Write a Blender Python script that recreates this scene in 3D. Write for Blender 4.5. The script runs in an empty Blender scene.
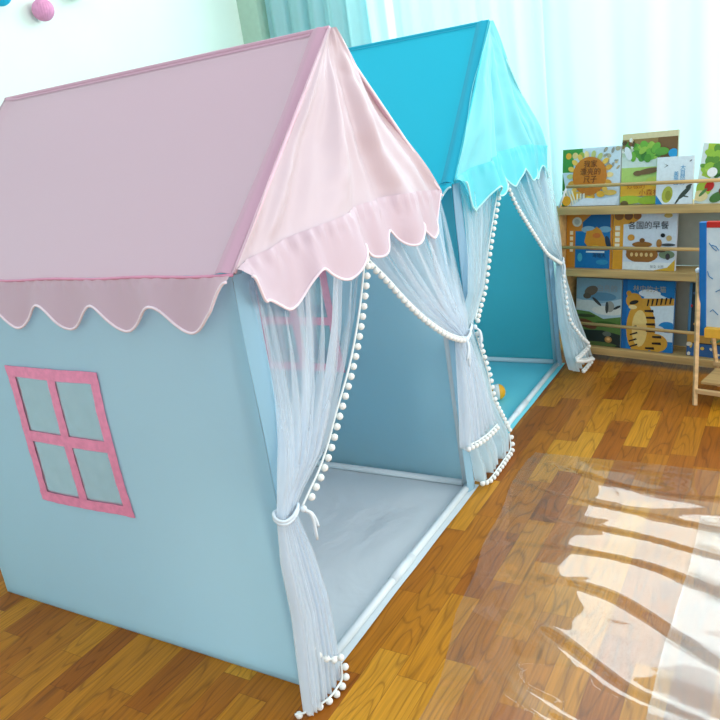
import bpy, bmesh, math, random
from mathutils import Vector, Matrix, noise
random.seed(7)
S = bpy.context.scene
C = S.collection
PI = math.pi

# ------------------------------------------------------------------ camera
def setup_camera():
    px, py, pz = 0.9643, -1.1011, 1.2692
    pitch, roll, yaw, f = -0.3168, 0.1472, 0.5657, 747.53
    Rz = Matrix.Rotation(yaw, 3, 'Z'); Rx = Matrix.Rotation(pitch, 3, 'X')
    M = Rz @ Rx
    right = M @ Vector((math.cos(roll), 0, -math.sin(roll)))
    up = M @ Vector((math.sin(roll), 0, math.cos(roll)))
    fwd = M @ Vector((0, 1, 0))
    cam = bpy.data.cameras.new('camera'); o = bpy.data.objects.new('camera', cam); C.objects.link(o)
    cam.sensor_width = 36; cam.lens = 36*f/720; cam.clip_start = 0.02
    m = Matrix((right, up, -fwd)).transposed().to_4x4(); m.translation = (px, py, pz)
    o.matrix_world = m
    S.camera = o
setup_camera()

# ------------------------------------------------------------------ world, lights, exposure
w = bpy.data.worlds.new('world'); S.world = w; w.use_nodes = True
bg = w.node_tree.nodes['Background']; bg.inputs[0].default_value = (0.86, 0.95, 1.0, 1); bg.inputs[1].default_value = 1.1

def area(name, loc, target, sx, sy, power, col):
    l = bpy.data.lights.new(name, 'AREA'); l.shape = 'RECTANGLE'; l.size = sx; l.size_y = sy; l.energy = power; l.color = col
    o = bpy.data.objects.new(name, l); C.objects.link(o); o.location = loc
    o.rotation_euler = (Vector(target)-Vector(loc)).to_track_quat('-Z', 'Y').to_euler()
    return o
# daylight outside the curtained window, and an added light for an assumed, unbuilt window off to the right
area('window_daylight', (0.6, 3.5, 2.0), (0.6, 0, 1.5), 3.6, 3.4, 300, (0.92, 0.99, 1.0))
area('assumed_side_light', (3.6, 1.0, 1.6), (-0.3, 0.9, 0.5), 2.0, 1.8, 76, (1.0, 0.985, 0.96))
S.view_settings.view_transform = 'Standard'; S.view_settings.look = 'None'
S.view_settings.gamma = 1; S.view_settings.use_curve_mapping = False
S.view_settings.exposure = 0.0

# ------------------------------------------------------------------ material helpers
def srgb(r, g, b):
    f = lambda c: (c/255/12.92) if c/255 <= 0.04045 else ((c/255+0.055)/1.055)**2.4
    return (f(r), f(g), f(b), 1)
class NT:
    def __init__(s, name):
        s.m = bpy.data.materials.new(name); s.m.use_nodes = True
        s.t = s.m.node_tree; s.t.nodes.clear()
        s.out = s.n('ShaderNodeOutputMaterial')
    def n(s, typ, **kw):
        nd = s.t.nodes.new(typ)
        for k, v in kw.items():
            if k.startswith('i_'):
                key = k[2:]; key = int(key) if key.isdigit() else key.replace('_', ' ')
                nd.inputs[key].default_value = v
            else: setattr(nd, k, v)
        return nd
    def l(s, a, b): s.t.links.new(a, b)
    def math(s, op, a, b=None, c=None):
        nd = s.n('ShaderNodeMath', operation=op)
        for i, x in enumerate((a, b, c)):
            if x is None: continue
            if hasattr(x, 'type') and hasattr(x, 'is_linked'): s.l(x, nd.inputs[i])
            else: nd.inputs[i].default_value = x
        return nd.outputs[0]
    def ramp(s, fac, stops, interp='LINEAR'):
        r = s.n('ShaderNodeValToRGB'); cr = r.color_ramp; cr.interpolation = interp
        while len(cr.elements) < len(stops): cr.elements.new(0.5)
        for e, (p, c) in zip(cr.elements, stops): e.position = p; e.color = c
        s.l(fac, r.inputs[0]); return r.outputs[0]
_cache = {}
def plain(name, col, rough=0.55, var=0.06, spec=0.4, scale=30, bump=0.0):
    """principled with a slight procedural mottling"""
    if name in _cache: return _cache[name]
    k = NT(name); p = k.n('ShaderNodeBsdfPrincipled', i_Roughness=rough); p.inputs['Specular IOR Level'].default_value = spec
    tc = k.n('ShaderNodeTexCoord'); nz = k.n('ShaderNodeTexNoise', i_Scale=scale); k.l(tc.outputs['Object'], nz.inputs['Vector'])
    lo = tuple(c*(1-var) for c in col[:3])+(1,); hi = tuple(min(1, c*(1+var)) for c in col[:3])+(1,)
    k.l(k.ramp(nz.outputs[0], [(0.3, lo), (0.7, hi)]), p.inputs['Base Color'])
    if bump:
        b = k.n('ShaderNodeBump', i_Strength=bump, i_Distance=0.002); k.l(nz.outputs[0], b.inputs['Height']); k.l(b.outputs[0], p.inputs['Normal'])
    k.l(p.outputs[0], k.out.inputs[0]); _cache[name] = k.m; return k.m
def fabric(name, col, trans=0.25, rough=0.6, wrinkle=0.25, sheen=0.2, spec=0.3, wscale=3.0):
    k = NT(name); tc = k.n('ShaderNodeTexCoord')
    p = k.n('ShaderNodeBsdfPrincipled', i_Roughness=rough); p.inputs['Specular IOR Level'].default_value = spec
    p.inputs['Base Color'].default_value = col; p.inputs['Sheen Weight'].default_value = sheen
    nz = k.n('ShaderNodeTexNoise', i_Scale=wscale, i_Detail=4.0, i_Roughness=0.45); nz.inputs['Distortion'].default_value = 0.6
    k.l(tc.outputs['Object'], nz.inputs['Vector'])
    wv = k.n('ShaderNodeTexNoise', i_Scale=900.0); k.l(tc.outputs['Object'], wv.inputs['Vector'])
    h = k.math('ADD', nz.outputs[0], k.math('MULTIPLY', wv.outputs[0], 0.01))
    b = k.n('ShaderNodeBump', i_Strength=wrinkle, i_Distance=0.03); k.l(h, b.inputs['Height'])
    k.l(b.outputs[0], p.inputs['Normal'])
    t = k.n('ShaderNodeBsdfTranslucent'); t.inputs[0].default_value = col; k.l(b.outputs[0], t.inputs['Normal'])
    mx = k.n('ShaderNodeMixShader'); mx.inputs[0].default_value = trans
    k.l(p.outputs[0], mx.inputs[1]); k.l(t.outputs[0], mx.inputs[2]); k.l(mx.outputs[0], k.out.inputs[0])
    return k.m
def sheer(name, col, lo, hi, uscale=26, vscale=0.8, trans=0.5, gather=0.0):
    """gauzy net: density varies along the gathers (UV u)"""
    k = NT(name); uv = k.n('ShaderNodeUVMap'); sp = k.n('ShaderNodeSeparateXYZ'); k.l(uv.outputs[0], sp.inputs[0])
    cb = k.n('ShaderNodeCombineXYZ'); k.l(k.math('MULTIPLY', sp.outputs[0], uscale), cb.inputs[0]); k.l(k.math('MULTIPLY', sp.outputs[1], vscale), cb.inputs[1])
    nz = k.n('ShaderNodeTexNoise', i_Scale=1.0, i_Detail=1.5); k.l(cb.outputs[0], nz.inputs['Vector'])
    g = lambda v: (v, v, v, 1)
    fac = k.ramp(nz.outputs[0], [(0.36, g(lo)), (0.66, g(hi))])
    if gather:   # the net lies denser where it is tied up
        mr = k.n('ShaderNodeMapRange', interpolation_type='SMOOTHSTEP'); k.l(sp.outputs[1], mr.inputs['Value'])
        for nm, v in (('From Min', 0.4), ('From Max', 0.85), ('To Min', gather), ('To Max', 0.0)): mr.inputs[nm].default_value = v
        fac = k.math('MINIMUM', k.math('ADD', fac, mr.outputs[0]), 0.92)
    d = k.n('ShaderNodeBsdfDiffuse'); d.inputs[0].default_value = col
    t = k.n('ShaderNodeBsdfTranslucent'); t.inputs[0].default_value = col
    m1 = k.n('ShaderNodeMixShader'); m1.inputs[0].default_value = trans; k.l(d.outputs[0], m1.inputs[1]); k.l(t.outputs[0], m1.inputs[2])
    tr = k.n('ShaderNodeBsdfTransparent'); m2 = k.n('ShaderNodeMixShader')
    k.l(fac, m2.inputs[0]); k.l(tr.outputs[0], m2.inputs[1]); k.l(m1.outputs[0], m2.inputs[2]); k.l(m2.outputs[0], k.out.inputs[0])
    return k.m

# ------------------------------------------------------------------ mesh helpers
def obj(name, bm, mat, parent=None, smooth=False, loc=None):
    me = bpy.data.meshes.new(name)
    bmesh.ops.recalc_face_normals(bm, faces=bm.faces) if not smooth else None
    bm.to_mesh(me); bm.free()
    for p in me.polygons: p.use_smooth = smooth
    o = bpy.data.objects.new(name, me); C.objects.link(o)
    for m in (mat if isinstance(mat, (list, tuple)) else [mat]): me.materials.append(m)
    if parent: o.parent = parent
    if loc: o.location = loc
    return o
def thing(name, label, cat, loc=(0, 0, 0), rotz=0, group=None):
    o = bpy.data.objects.new(name, None); o.empty_display_size = 0.05; C.objects.link(o)
    o.location = loc; o.rotation_euler = (0, 0, rotz); return tag(o, label, cat, group)
def tag(o, label, cat, group=None, kind=None):
    o['label'] = label; o['category'] = cat
    if group: o['group'] = group
    if kind: o['kind'] = kind
    return o
def struct(o): o['kind'] = 'structure'; return o
def box(bm, x0, x1, y0, y1, z0, z1, bev=0.0):
    vs = [bm.verts.new((x, y, z)) for x in (x0, x1) for y in (y0, y1) for z in (z0, z1)]
    idx = [(0, 1, 3, 2), (4, 6, 7, 5), (0, 4, 5, 1), (2, 3, 7, 6), (0, 2, 6, 4), (1, 5, 7, 3)]
    fs = [bm.faces.new([vs[i] for i in q]) for q in idx]
    if bev:
        es = list({e for f in fs for e in f.edges})
        bmesh.ops.bevel(bm, geom=es, offset=bev, segments=2, affect='EDGES', profile=0.5)
def tube(bm, pts, r, n=8, caps=True, closed=False):
    pts = [Vector(p) for p in pts]; rings = []; N = len(pts)
    ref = None
    for i, p in enumerate(pts):
        a = pts[(i-1) % N] if (i > 0 or closed) else p; b = pts[(i+1) % N] if (i < N-1 or closed) else p
        t = (b-a).normalized()
        if ref is None: ref = Vector((0, 0, 1)) if abs(t.z) < 0.9 else Vector((1, 0, 0))
        u = t.cross(ref).normalized(); v = u.cross(t).normalized(); ref = v
        rr = r[i] if isinstance(r, (list, tuple)) else r
        rings.append([bm.verts.new(p+u*math.cos(2*PI*k/n)*rr+v*math.sin(2*PI*k/n)*rr) for k in range(n)])
    for i in range(N if closed else N-1):
        A, B = rings[i], rings[(i+1) % N]
        for k in range(n): bm.faces.new((A[k], A[(k+1) % n], B[(k+1) % n], B[k]))
    if caps and not closed: bm.faces.new(rings[0][::-1]); bm.faces.new(rings[-1])
def grid(bm, f, nu, nv, keep=None):
    """surface f(u,v); UV layer holds (u,v)"""
    uvl = bm.loops.layers.uv.verify()
    V = [[bm.verts.new(f(i/nu, j/nv)) for j in range(nv+1)] for i in range(nu+1)]
    for i in range(nu):
        for j in range(nv):
            if keep and not keep((i+.5)/nu, (j+.5)/nv): continue
            fc = bm.faces.new((V[i][j], V[i+1][j], V[i+1][j+1], V[i][j+1]))
            for lp, (a, b) in zip(fc.loops, ((i, j), (i+1, j), (i+1, j+1), (i, j+1))): lp[uvl].uv = (a/nu, b/nv)
    bmesh.ops.delete(bm, geom=[v for v in bm.verts if not v.link_faces], context='VERTS')
def sphere(bm, c, r, nu=12, nv=8, sz=1.0):
    bmesh.ops.create_uvsphere(bm, u_segments=nu, v_segments=nv, radius=r, matrix=Matrix.Translation(c) @ Matrix.Diagonal((1, 1, sz, 1)))
def lerp(a, b, t): return a+(b-a)*t
def interp(tab, x):
    """piecewise smooth table lookup: rows (key, v1, v2 ...), keys ascending"""
    if x <= tab[0][0]: return list(tab[0][1:])
    for a, b in zip(tab, tab[1:]):
        if x <= b[0]:
            t = (x-a[0])/(b[0]-a[0]); return [lerp(p, q, t) for p, q in zip(a[1:], b[1:])]
    return list(tab[-1][1:])
def smooth(t): t = max(0, min(1, t)); return t*t*(3-2*t)
def resample(pts, step):
    pts = [Vector(p) for p in pts]; out = [pts[0]]; acc = 0
    for a, b in zip(pts, pts[1:]):
        L = (b-a).length; d = step-acc
        while d <= L: out.append(a.lerp(b, d/L)); d += step
        acc = (acc+L) % step if L+acc >= step else acc+L
    return out
def spline(pts, n=6):
    """Catmull-Rom through points"""
    P = [Vector(p) for p in pts]; P = [2*P[0]-P[1]]+P+[2*P[-1]-P[-2]]; out = []
    for i in range(1, len(P)-2):
        for k in range(n):
            t = k/n; a, b, c, d = P[i-1:i+3]
            out.append(0.5*((2*b)+(c-a)*t+(2*a-5*b+4*c-d)*t*t+(3*b-a-3*c+d)*t**3))
    out.append(P[-2]); return out

# ------------------------------------------------------------------ room shell
def wood_floor():
    k = NT('wood_plank_floor'); tc = k.n('ShaderNodeTexCoord'); sp = k.n('ShaderNodeSeparateXYZ'); k.l(tc.outputs['Object'], sp.inputs[0])
    X, Y = sp.outputs[0], sp.outputs[1]
    W, L = 0.083, 0.33
    rx = k.math('DIVIDE', X, W); row = k.math('FLOOR', rx)
    wn = k.n('ShaderNodeTexWhiteNoise', noise_dimensions='1D'); k.l(row, wn.inputs['W'])
    ry = k.math('ADD', k.math('DIVIDE', Y, L), k.math('MULTIPLY', wn.outputs[0], 3.0)); cell = k.math('FLOOR', ry)
    cb = k.n('ShaderNodeCombineXYZ'); k.l(row, cb.inputs[0]); k.l(cell, cb.inputs[1])
    w2 = k.n('ShaderNodeTexWhiteNoise', noise_dimensions='2D'); k.l(cb.outputs[0], w2.inputs['Vector'])
    tone = k.ramp(w2.outputs[0], [(0.0, srgb(152, 84, 12)), (0.3, srgb(166, 98, 16)), (0.55, srgb(180, 114, 20)), (0.8, srgb(196, 132, 26)), (1.0, srgb(204, 144, 38))])
    # grain: long stretched noise with cathedral rings, shifted per plank
    off = k.math('MULTIPLY', w2.outputs[0], 37.0)
    gv = k.n('ShaderNodeCombineXYZ'); k.l(k.math('ADD', k.math('MULTIPLY', X, 1.0), off), gv.inputs[0]); k.l(k.math('MULTIPLY', Y, 0.16), gv.inputs[1]); k.l(off, gv.inputs[2])
    n1 = k.n('ShaderNodeTexNoise', i_Scale=9.0, i_Detail=2.0, i_Roughness=0.5); k.l(gv.outputs[0], n1.inputs['Vector'])
    rings = k.math('FRACT', k.math('MULTIPLY', n1.outputs[0], 13.0))
    ringd = k.ramp(rings, [(0.0, (0.56, 0.53, 0.5, 1)), (0.16, (0.95, 0.95, 0.95, 1)), (0.6, (1, 1, 1, 1)), (0.9, (0.88, 0.88, 0.88, 1)), (1.0, (0.56, 0.53, 0.5, 1))])
    fv = k.n('ShaderNodeCombineXYZ'); k.l(k.math('MULTIPLY', X, 190.0), fv.inputs[0]); k.l(k.math('MULTIPLY', Y, 6.0), fv.inputs[1]); k.l(off, fv.inputs[2])
    n2 = k.n('ShaderNodeTexNoise', i_Scale=1.0, i_Detail=3.0); k.l(fv.outputs[0], n2.inputs['Vector'])
    fine = k.ramp(n2.outputs[0], [(0.3, (0.7, 0.7, 0.7, 1)), (0.65, (1.1, 1.08, 1.08, 1))])
    m1 = k.n('ShaderNodeMix', data_type='RGBA', blend_type='MULTIPLY'); m1.inputs[0].default_value = 0.85; k.l(tone, m1.inputs[6]); k.l(ringd, m1.inputs[7])
    m2 = k.n('ShaderNodeMix', data_type='RGBA', blend_type='MULTIPLY'); m2.inputs[0].default_value = 0.8; k.l(m1.outputs[2], m2.inputs[6]); k.l(fine, m2.inputs[7])
    # seams
    def edge(v, wd): return k.math('LESS_THAN', k.math('MINIMUM', k.math('FRACT', v), k.math('SUBTRACT', 1.0, k.math('FRACT', v))), wd)
    sm = k.math('MAXIMUM', edge(rx, 0.009), edge(ry, 0.002))
    m3 = k.n('ShaderNodeMix', data_type='RGBA'); k.l(k.math('MULTIPLY', sm, 0.55), m3.inputs[0]); k.l(m2.outputs[2], m3.inputs[6]); m3.inputs[7].default_value = srgb(88, 48, 14)
    p = k.n('ShaderNodeBsdfPrincipled', i_Roughness=0.4); p.inputs['Specular IOR Level'].default_value = 0.25
    k.l(m3.outputs[2], p.inputs['Base Color'])
    b = k.n('ShaderNodeBump', i_Strength=0.12, i_Distance=0.001); k.l(n2.outputs[0], b.inputs['Height']); k.l(b.outputs[0], p.inputs['Normal'])
    k.l(p.outputs[0], k.out.inputs[0]); return k.m
bm = bmesh.new(); box(bm, -2.1, 4.0, -2.6, 2.95, -0.06, 0.0)
struct(obj('floor', bm, wood_floor()))
wallm = plain('painted_wall', srgb(232, 246, 233), rough=0.8, var=0.015, spec=0.2, scale=4)
bm = bmesh.new(); box(bm, -2.1, -2.0, -2.6, 2.95, 0, 3.3); struct(obj('wall_left', bm, wallm))
# window wall with its opening, unseen top raised to brighten the sheet's streaks
bm = bmesh.new()
box(bm, -2.0, -1.15, 2.95, 3.07, 0, 3.3); box(bm, 3.0, 4.0, 2.95, 3.07, 0, 3.3)
box(bm, -1.15, 3.0, 2.95, 3.07, 0, 0.35); box(bm, -1.15, 3.0, 2.95, 3.07, 3.1, 3.3)
struct(obj('wall_back', bm, wallm))
sage = plain('sage_paint', srgb(176, 204, 184), rough=0.7, var=0.03)
bm = bmesh.new(); box(bm, -2.0, -1.86, 2.8, 2.95, 0, 3.3); struct(obj('trim_1', bm, sage))
k = NT('window_glass')
tr = k.n('ShaderNodeBsdfTransparent'); tr.inputs[0].default_value = (0.95, 0.99, 1, 1); gl = k.n('ShaderNodeBsdfGlossy', i_Roughness=0.02)
mx = k.n('ShaderNodeMixShader'); mx.inputs[0].default_value = 0.06; k.l(tr.outputs[0], mx.inputs[1]); k.l(gl.outputs[0], mx.inputs[2]); k.l(mx.outputs[0], k.out.inputs[0])
glassm = k.m
framem = plain('white_window_frame', srgb(236, 240, 240), rough=0.4, var=0.02)
bm = bmesh.new(); box(bm, -1.15, 3.0, 3.0, 3.006, 0.35, 3.1); win = struct(obj('window_1', bm, glassm))
bm = bmesh.new()
for x in (-1.15, 0.85, 2.94): box(bm, x, x+0.06, 2.98, 3.03, 0.35, 3.1)
box(bm, -1.15, 3.0, 2.981, 3.029, 0.35, 0.41); box(bm, -1.15, 3.0, 2.981, 3.029, 3.04, 3.1)
obj('window_frame', bm, framem, win)

# ------------------------------------------------------------------ window curtains
def drape(name, label, mat, x0, x1, y, ztop, folds, amp, cat='curtain', group=None, seed=0, hem=0.012, bulge=None):
    bm = bmesh.new()
    n = max(60, int(folds*14))
    def f(u, v):
        z = lerp(hem, ztop, v); x = lerp(x0, x1, u)
        a = amp*(0.75+0.5*noise.noise(Vector((u*folds*0.6, seed, 0))))
        ph = 2*PI*folds*u + 1.6*noise.noise(Vector((u*folds*0.45+seed, v*0.5, 3)))
        yy = y + a*math.sin(ph) + 0.3*a*math.sin(2.3*ph+seed) + 0.012*noise.noise(Vector((x*3, z*2.5, seed)))
        if bulge: yy -= bulge(x, z)
        return (x + 0.35*a*math.cos(ph), yy, z)
    grid(bm, f, n, 26)
    return tag(obj(name, bm, mat, smooth=True), label, cat, group)
bluedrape = fabric('blue_grey_drape', srgb(186, 226, 230), trans=0.4, wrinkle=0.05, sheen=0.1)
drape('window_curtain', 'opaque grey-blue drape hanging at the room corner, left of the white sheers', bluedrape, -1.84, -0.95, 2.84, 2.6, 7, 0.028, seed=2)
sheerwin = sheer('white_window_sheer', srgb(217, 246, 246), 0.95, 0.985, uscale=30, vscale=1.2, trans=0.08)
drape('sheer_curtain', 'white sheer curtain panel glowing behind the blue tent', sheerwin, -0.98, -0.14, 2.80, 1.87, 6, 0.016, group='sheer window curtains', seed=5)
def bulge(x, z): return 0.05*smooth((x-0.25)/0.3)*smooth((1.25-z)/0.3)
drape('sheer_curtain', 'wide white sheer curtain panel glowing behind the bookshelf', sheerwin, -0.18, 2.9, 2.765, 1.68, 12, 0.013, group='sheer window curtains', seed=9)  # unseen top set low, so bare window above it brightens the sheet's streaks

rodpaint = plain('white_rod_paint', srgb(230, 236, 236), rough=0.4)
for xa, xb, yy, zz, lb in ((-0.98, -0.15, 2.80, 1.879, 'short thin white rod over the narrow sheer curtain'), (-0.17, 2.9, 2.765, 1.689, 'long thin white rod over the wide sheer curtain')):
    bm = bmesh.new(); tube(bm, [(xa, yy, zz), (xb, yy, zz)], 0.008, 10); tag(obj('curtain_rod', bm, rodpaint, smooth=True), lb, 'curtain rod', 'curtain rods')

# ------------------------------------------------------------------ tents
white_rod = plain('white_plastic_rod', srgb(222, 234, 238), rough=0.35, var=0.02)
pomm = plain('pompom_wool', srgb(238, 240, 236), rough=0.95, var=0.08, spec=0.1, scale=300, bump=0.6)
tapem = plain('pompom_tape', srgb(228, 234, 232), rough=0.8, var=0.05, spec=0.1)
pom_mesh = None
def pompom(p, parent):
    global pom_mesh
    if pom_mesh is None:
        bm = bmesh.new(); bmesh.ops.create_icosphere(bm, subdivisions=2, radius=0.0088)
        for v in bm.verts: v.co *= 1+0.10*noise.noise(v.co*260)
        pom_mesh = bpy.data.meshes.new('pompom'); bm.to_mesh(pom_mesh); bm.free(); pom_mesh.materials.append(pomm)
        for q in pom_mesh.polygons: q.use_smooth = True
    o = bpy.data.objects.new('pompom', pom_mesh); C.objects.link(o); o.parent = parent; o.location = p
    o.rotation_euler = (random.random()*6, random.random()*6, 0)
    return o

def curtain(parent, mat, tab, folds, trim_paths, tie, seed, inner_left):
    """tab rows: (z, yl, yr, x0, amp) ascending in z.  trim_paths: polylines of the pompom trim.  tie=(y,z,rx,ry)"""
    z0, z1 = tab[0][0], tab[-1][0]
    bm = bmesh.new()
    def f(u, v):
        z = lerp(z0, z1, v); yl, yr, x0, a = interp(tab, z)
        uu = u + 0.03*math.sin(2*PI*u*3+seed)
        ph = 2*PI*folds*u + 0.9*noise.noise(Vector((u*4, z*1.5, seed)))
        x = x0 + a*math.sin(ph) + 0.35*a*math.sin(2.7*ph+seed)
        # the gathers fan from the eave, so z runs along the fold rather than plumb
        return (x, lerp(yl, yr, max(0, min(1, uu))) + 0.25*a*math.cos(ph), z)
    grid(bm, f, folds*12, 56)
    cu = obj('curtain', bm, mat, parent, smooth=True)
    for path in trim_paths:
        pts = spline(path, 8)
        bm = bmesh.new(); tube(bm, pts, 0.0028, 6); obj('pompom_tape', bm, tapem, cu, smooth=True)
        for i, p in enumerate(resample(pts, 0.0255)):
            q = Vector(p) + Vector((0.004, 0.009*(1 if inner_left else -1), -0.008)); q.z = max(q.z, 0.009)
            pompom(q, cu)
    ty, tz, tx, rx, ry = tie
    bm = bmesh.new()
    ring = [(tx+rx*math.cos(a), ty+ry*math.sin(a), tz+0.006*math.sin(a*2)) for a in [2*PI*i/24 for i in range(24)]]
    for dz in (-0.004, 0.003): tube(bm, [(x, y, z+dz) for x, y, z in ring], 0.0036, 6, closed=True)
    s = 1 if inner_left else -1
    for dy, dl in ((0.010, 0.085), (0.022, 0.06)):
        tube(bm, spline([(tx+rx, ty+s*(ry-0.01), tz), (tx+rx+0.014, ty+s*(ry+dy*0.3), tz-0.02), (tx+rx+0.012, ty+s*(ry+dy), tz-dl)], 5), [0.003]+[0.0042]*9+[0.003], 6)
    sphere(bm, (tx+rx+0.004, ty+s*(ry-0.008), tz), 0.008, 8, 6)
    obj('tie_band', bm, mat_tie, cu, smooth=True)
    return cu
mat_tie = plain('tie_ribbon', srgb(222, 234, 242), rough=0.8, var=0.04, spec=0.1)

def build_tent(loc, P):
    HE, HA, L, W, AY, LN = P['HE'], P['HA'], 1.168, P['W'], P['AY'], P['lean']
    wy = lambda y, z: y + (LN*(1-z/HE)*smooth(y/W*2-0.6))      # far side spreads a little towards the floor
    M = P['mats']
    t = thing('play_tent', P['label'], 'play tent', loc, 0, 'fabric play tents')
    nrm = lambda x, y, z, s=2.2, k=0.01: k*noise.noise(Vector((x*s+P['seed'], y*s, z*s)))
    # ---- frame rods
    def rod(name, pts, r=0.0115, sleeve=None):
        bm = bmesh.new(); tube(bm, pts, r, 12)
        o = obj(name, bm, M['rod'], t, smooth=True)
        return o
    for x in (-0.018, -L+0.018):
        for y in (0.02, W-0.02):
            rod('pole', [(x, wy(y, 0), 0.012), (x, y, HE-0.02)])
    WB = W+LN
    fr = rod('base_rod', [(-0.004, 0.0, 0.016), (-0.004, WB, 0.016)])
    bm = bmesh.new(); tube(bm, [(-0.004, W*0.43, 0.016), (-0.004, W*0.56, 0.016)], 0.0138, 12); obj('connector', bm, M['rod'], fr, smooth=True)
    rod('base_rod', [(-0.03, WB-0.02, 0.015), (-L+0.03, WB-0.02, 0.015)])
    rod('base_rod', [(-0.03, 0.02, 0.015), (-L+0.03, 0.02, 0.015)])
    rod('base_rod', [(-L+0.018, 0.03, 0.015), (-L+0.018, WB-0.03, 0.015)])
    rod('ridge_rod', [(-0.015, AY, HA-0.02), (-L+0.015, AY, HA-0.02)])
    for x in (-0.018, -L+0.018):
        for y in (0.025, W-0.025):
            rod('rafter', [(x, y, HE-0.015), (x, AY, HA-0.02)])
    # ---- floor mat
    bm = bmesh.new()
    grid(bm, lambda u, v: (lerp(-L, 0.022, u)+0.004*noise.noise(Vector((v*4, 3, 0)))*u, lerp(0.0, WB, v), 0.0035+0.0035*(1+noise.noise(Vector((u*4, v*5, P['seed']))))*smooth(min(u, 1-u, v, 1-v)*12)), 60, 50)
    obj('floor_mat', bm, M['mat'], t, smooth=True)
    # ---- side walls with window openings
    wx0, wx1, wz0, wz1 = -0.792, -0.463, 0.408, 0.772
    def side(y, sgn):
        bm = bmesh.new()
        nx, nz = 60, 52
        xs = lambda u: -L+u*L
        def f(u, v):
            # grid lines snapped onto the window edges
            x, z = xs(u), v*HE
            for e in (wx0, wx1):
                if abs(x-e) < L/nx*0.51: x = e
            for e in (wz0, wz1):
                if abs(z-e) < HE/nz*0.51: z = e
            bul = 0.016*math.sin(PI*u)*math.sin(PI*v)
            return (x, wy(y, z) + sgn*bul + nrm(x, y, z)*math.sin(PI*v), z)
        grid(bm, f, nx, nz, keep=lambda u, v: not (wx0 < xs(u) < wx1 and wz0 < v*HE < wz1))
        wl = obj('side_wall', bm, M['wall'], t, smooth=True)
        bulg = lambda x, z: wy(y, z) + sgn*0.016*math.sin(PI*(x+L)/L)*math.sin(PI*z/HE) + nrm(x, y, z)*math.sin(PI*z/HE)
        bm = bmesh.new()
        grid(bm, lambda u, v: (lerp(wx0, wx1, u), bulg(lerp(wx0, wx1, u), lerp(wz0, wz1, v)), lerp(wz0, wz1, v)), 14, 14)
        obj('window_mesh', bm, M['mesh'], wl, smooth=True)
        bm = bmesh.new(); tw = 0.03; th = 0.004
        def tape(x0, x1, z0, z1, lift):
            n = 16
            horiz = (x1-x0) > (z1-z0)
            for s2 in (1, -1):
                def g(u, v):
                    x, z = lerp(x0, x1, u), lerp(z0, z1, v)
                    wob = 0.003*noise.noise(Vector((x*9, z*9, 5)))
                    return (x + (0 if horiz else wob), bulg(x, z)+s2*(lift+0.0008*math.sin((x+z)*160)), z+(wob if horiz else 0))
                grid(bm, g, n if horiz else 3, 3 if horiz else n)
        a0, a1, b0, b1 = wx0-0.012, wx1+0.012, wz0-0.012, wz1+0.012
        xm, zm = (wx0+wx1)/2, (wz0+wz1)/2
        tape(a0, a0+tw, b0, b1, 0.0030); tape(a1-tw, a1, b0, b1, 0.0030)
        tape(a0, a1, b0, b0+tw, 0.0038); tape(a0, a1, b1-tw, b1, 0.0038)
        tape(xm-tw/2, xm+tw/2, b0, b1, 0.0022); tape(a0, a1, zm-tw/2, zm+tw/2, 0.0030)
        obj('window_tape', bm, M['tape'], wl, smooth=True)
    side(0.0, -1); side(W, 1)
    # back wall with its gable
    bm = bmesh.new()
    def fb(u, v):
        y = u*W; top = HE + (HA-HE)*(y/AY if y < AY else (W-y)/(W-AY)); z = v*top
        return (-L + nrm(1, y, z), y, z)
    fb0 = fb; fb = lambda u, v: (fb0(u, v)[0], wy(fb0(u, v)[1], min(HE, fb0(u, v)[2])), fb0(u, v)[2]); grid(bm, fb, 32, 32); obj('back_wall', bm, M['wall'], t, smooth=True)
    # front strips either side of the doorway, wrapping the corner poles
    for y0, y1 in ((-0.002, 0.06), (W-0.06, W+0.002)):
        bm = bmesh.new()
        grid(bm, lambda u, v: (0.004+0.010*math.sin(PI*u)+nrm(0, u*.1+y0, v, 4, 0.004), wy(lerp(y0, y1, u), lerp(0.004, HE, v)), lerp(0.004, HE, v)), 8, 40)
        obj('front_panel', bm, M['strip'], t, smooth=True)
    # ---- roof
    def roofside(flip):
        bm = bmesh.new()
        def f(u, v):
            x = lerp(-L-0.002, 0.012, u); sag = -0.013*math.sin(PI*v)*(0.35+0.65*math.sin(PI*u))
            y = lerp(-0.008, AY, v) if not flip else lerp(W+0.008, AY, v); z = lerp(HE+0.004, HA, v)
            d = min(abs(u-0.978), abs(u-0.018))*L
            ridge = 0.007*math.exp(-(d/0.016)**2)
            n = Vector((0, -(HA-HE)*(1 if not flip else -1), W/2)).normalized()
            k = sag + ridge + nrm(x, y, z, 2.6, 0.006)*math.sin(PI*v)
            y += n.y*k; z += n.z*k
            return (x, y, z)
        grid(bm, f, 90, 30)
        r = obj('roof_panel', bm, M['roof'], t, smooth=True)
        bm = bmesh.new()
        sgn = lambda y: y if not flip else W-y
        bm2 = bmesh.new(); n2 = Vector((0, -(HA-HE)*(1 if not flip else -1), W/2)).normalized()*0.0016
        up = lambda p: tuple(Vector(p)+n2)
        grid(bm2, lambda u, v: up(f(lerp(0.962, 0.996, u), v)), 8, 30); grid(bm2, lambda u, v: up(f(u*0.96, lerp(0.978, 0.999, v))), 60, 3)
        obj('seam_band', bm2, M['band'], r, smooth=True)  # doubled cloth; its deeper colour also carries the shadow of the pole
        tube(bm, [(lerp(-L-0.002, 0.012, i/20), sgn(-0.010), HE+0.002+0.0015*math.sin(i*1.3)) for i in range(21)], 0.0035, 6)
        obj('eave_seam', bm, M['seam'], r, smooth=True)
        return r
    r1 = roofside(False); roofside(True)
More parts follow.
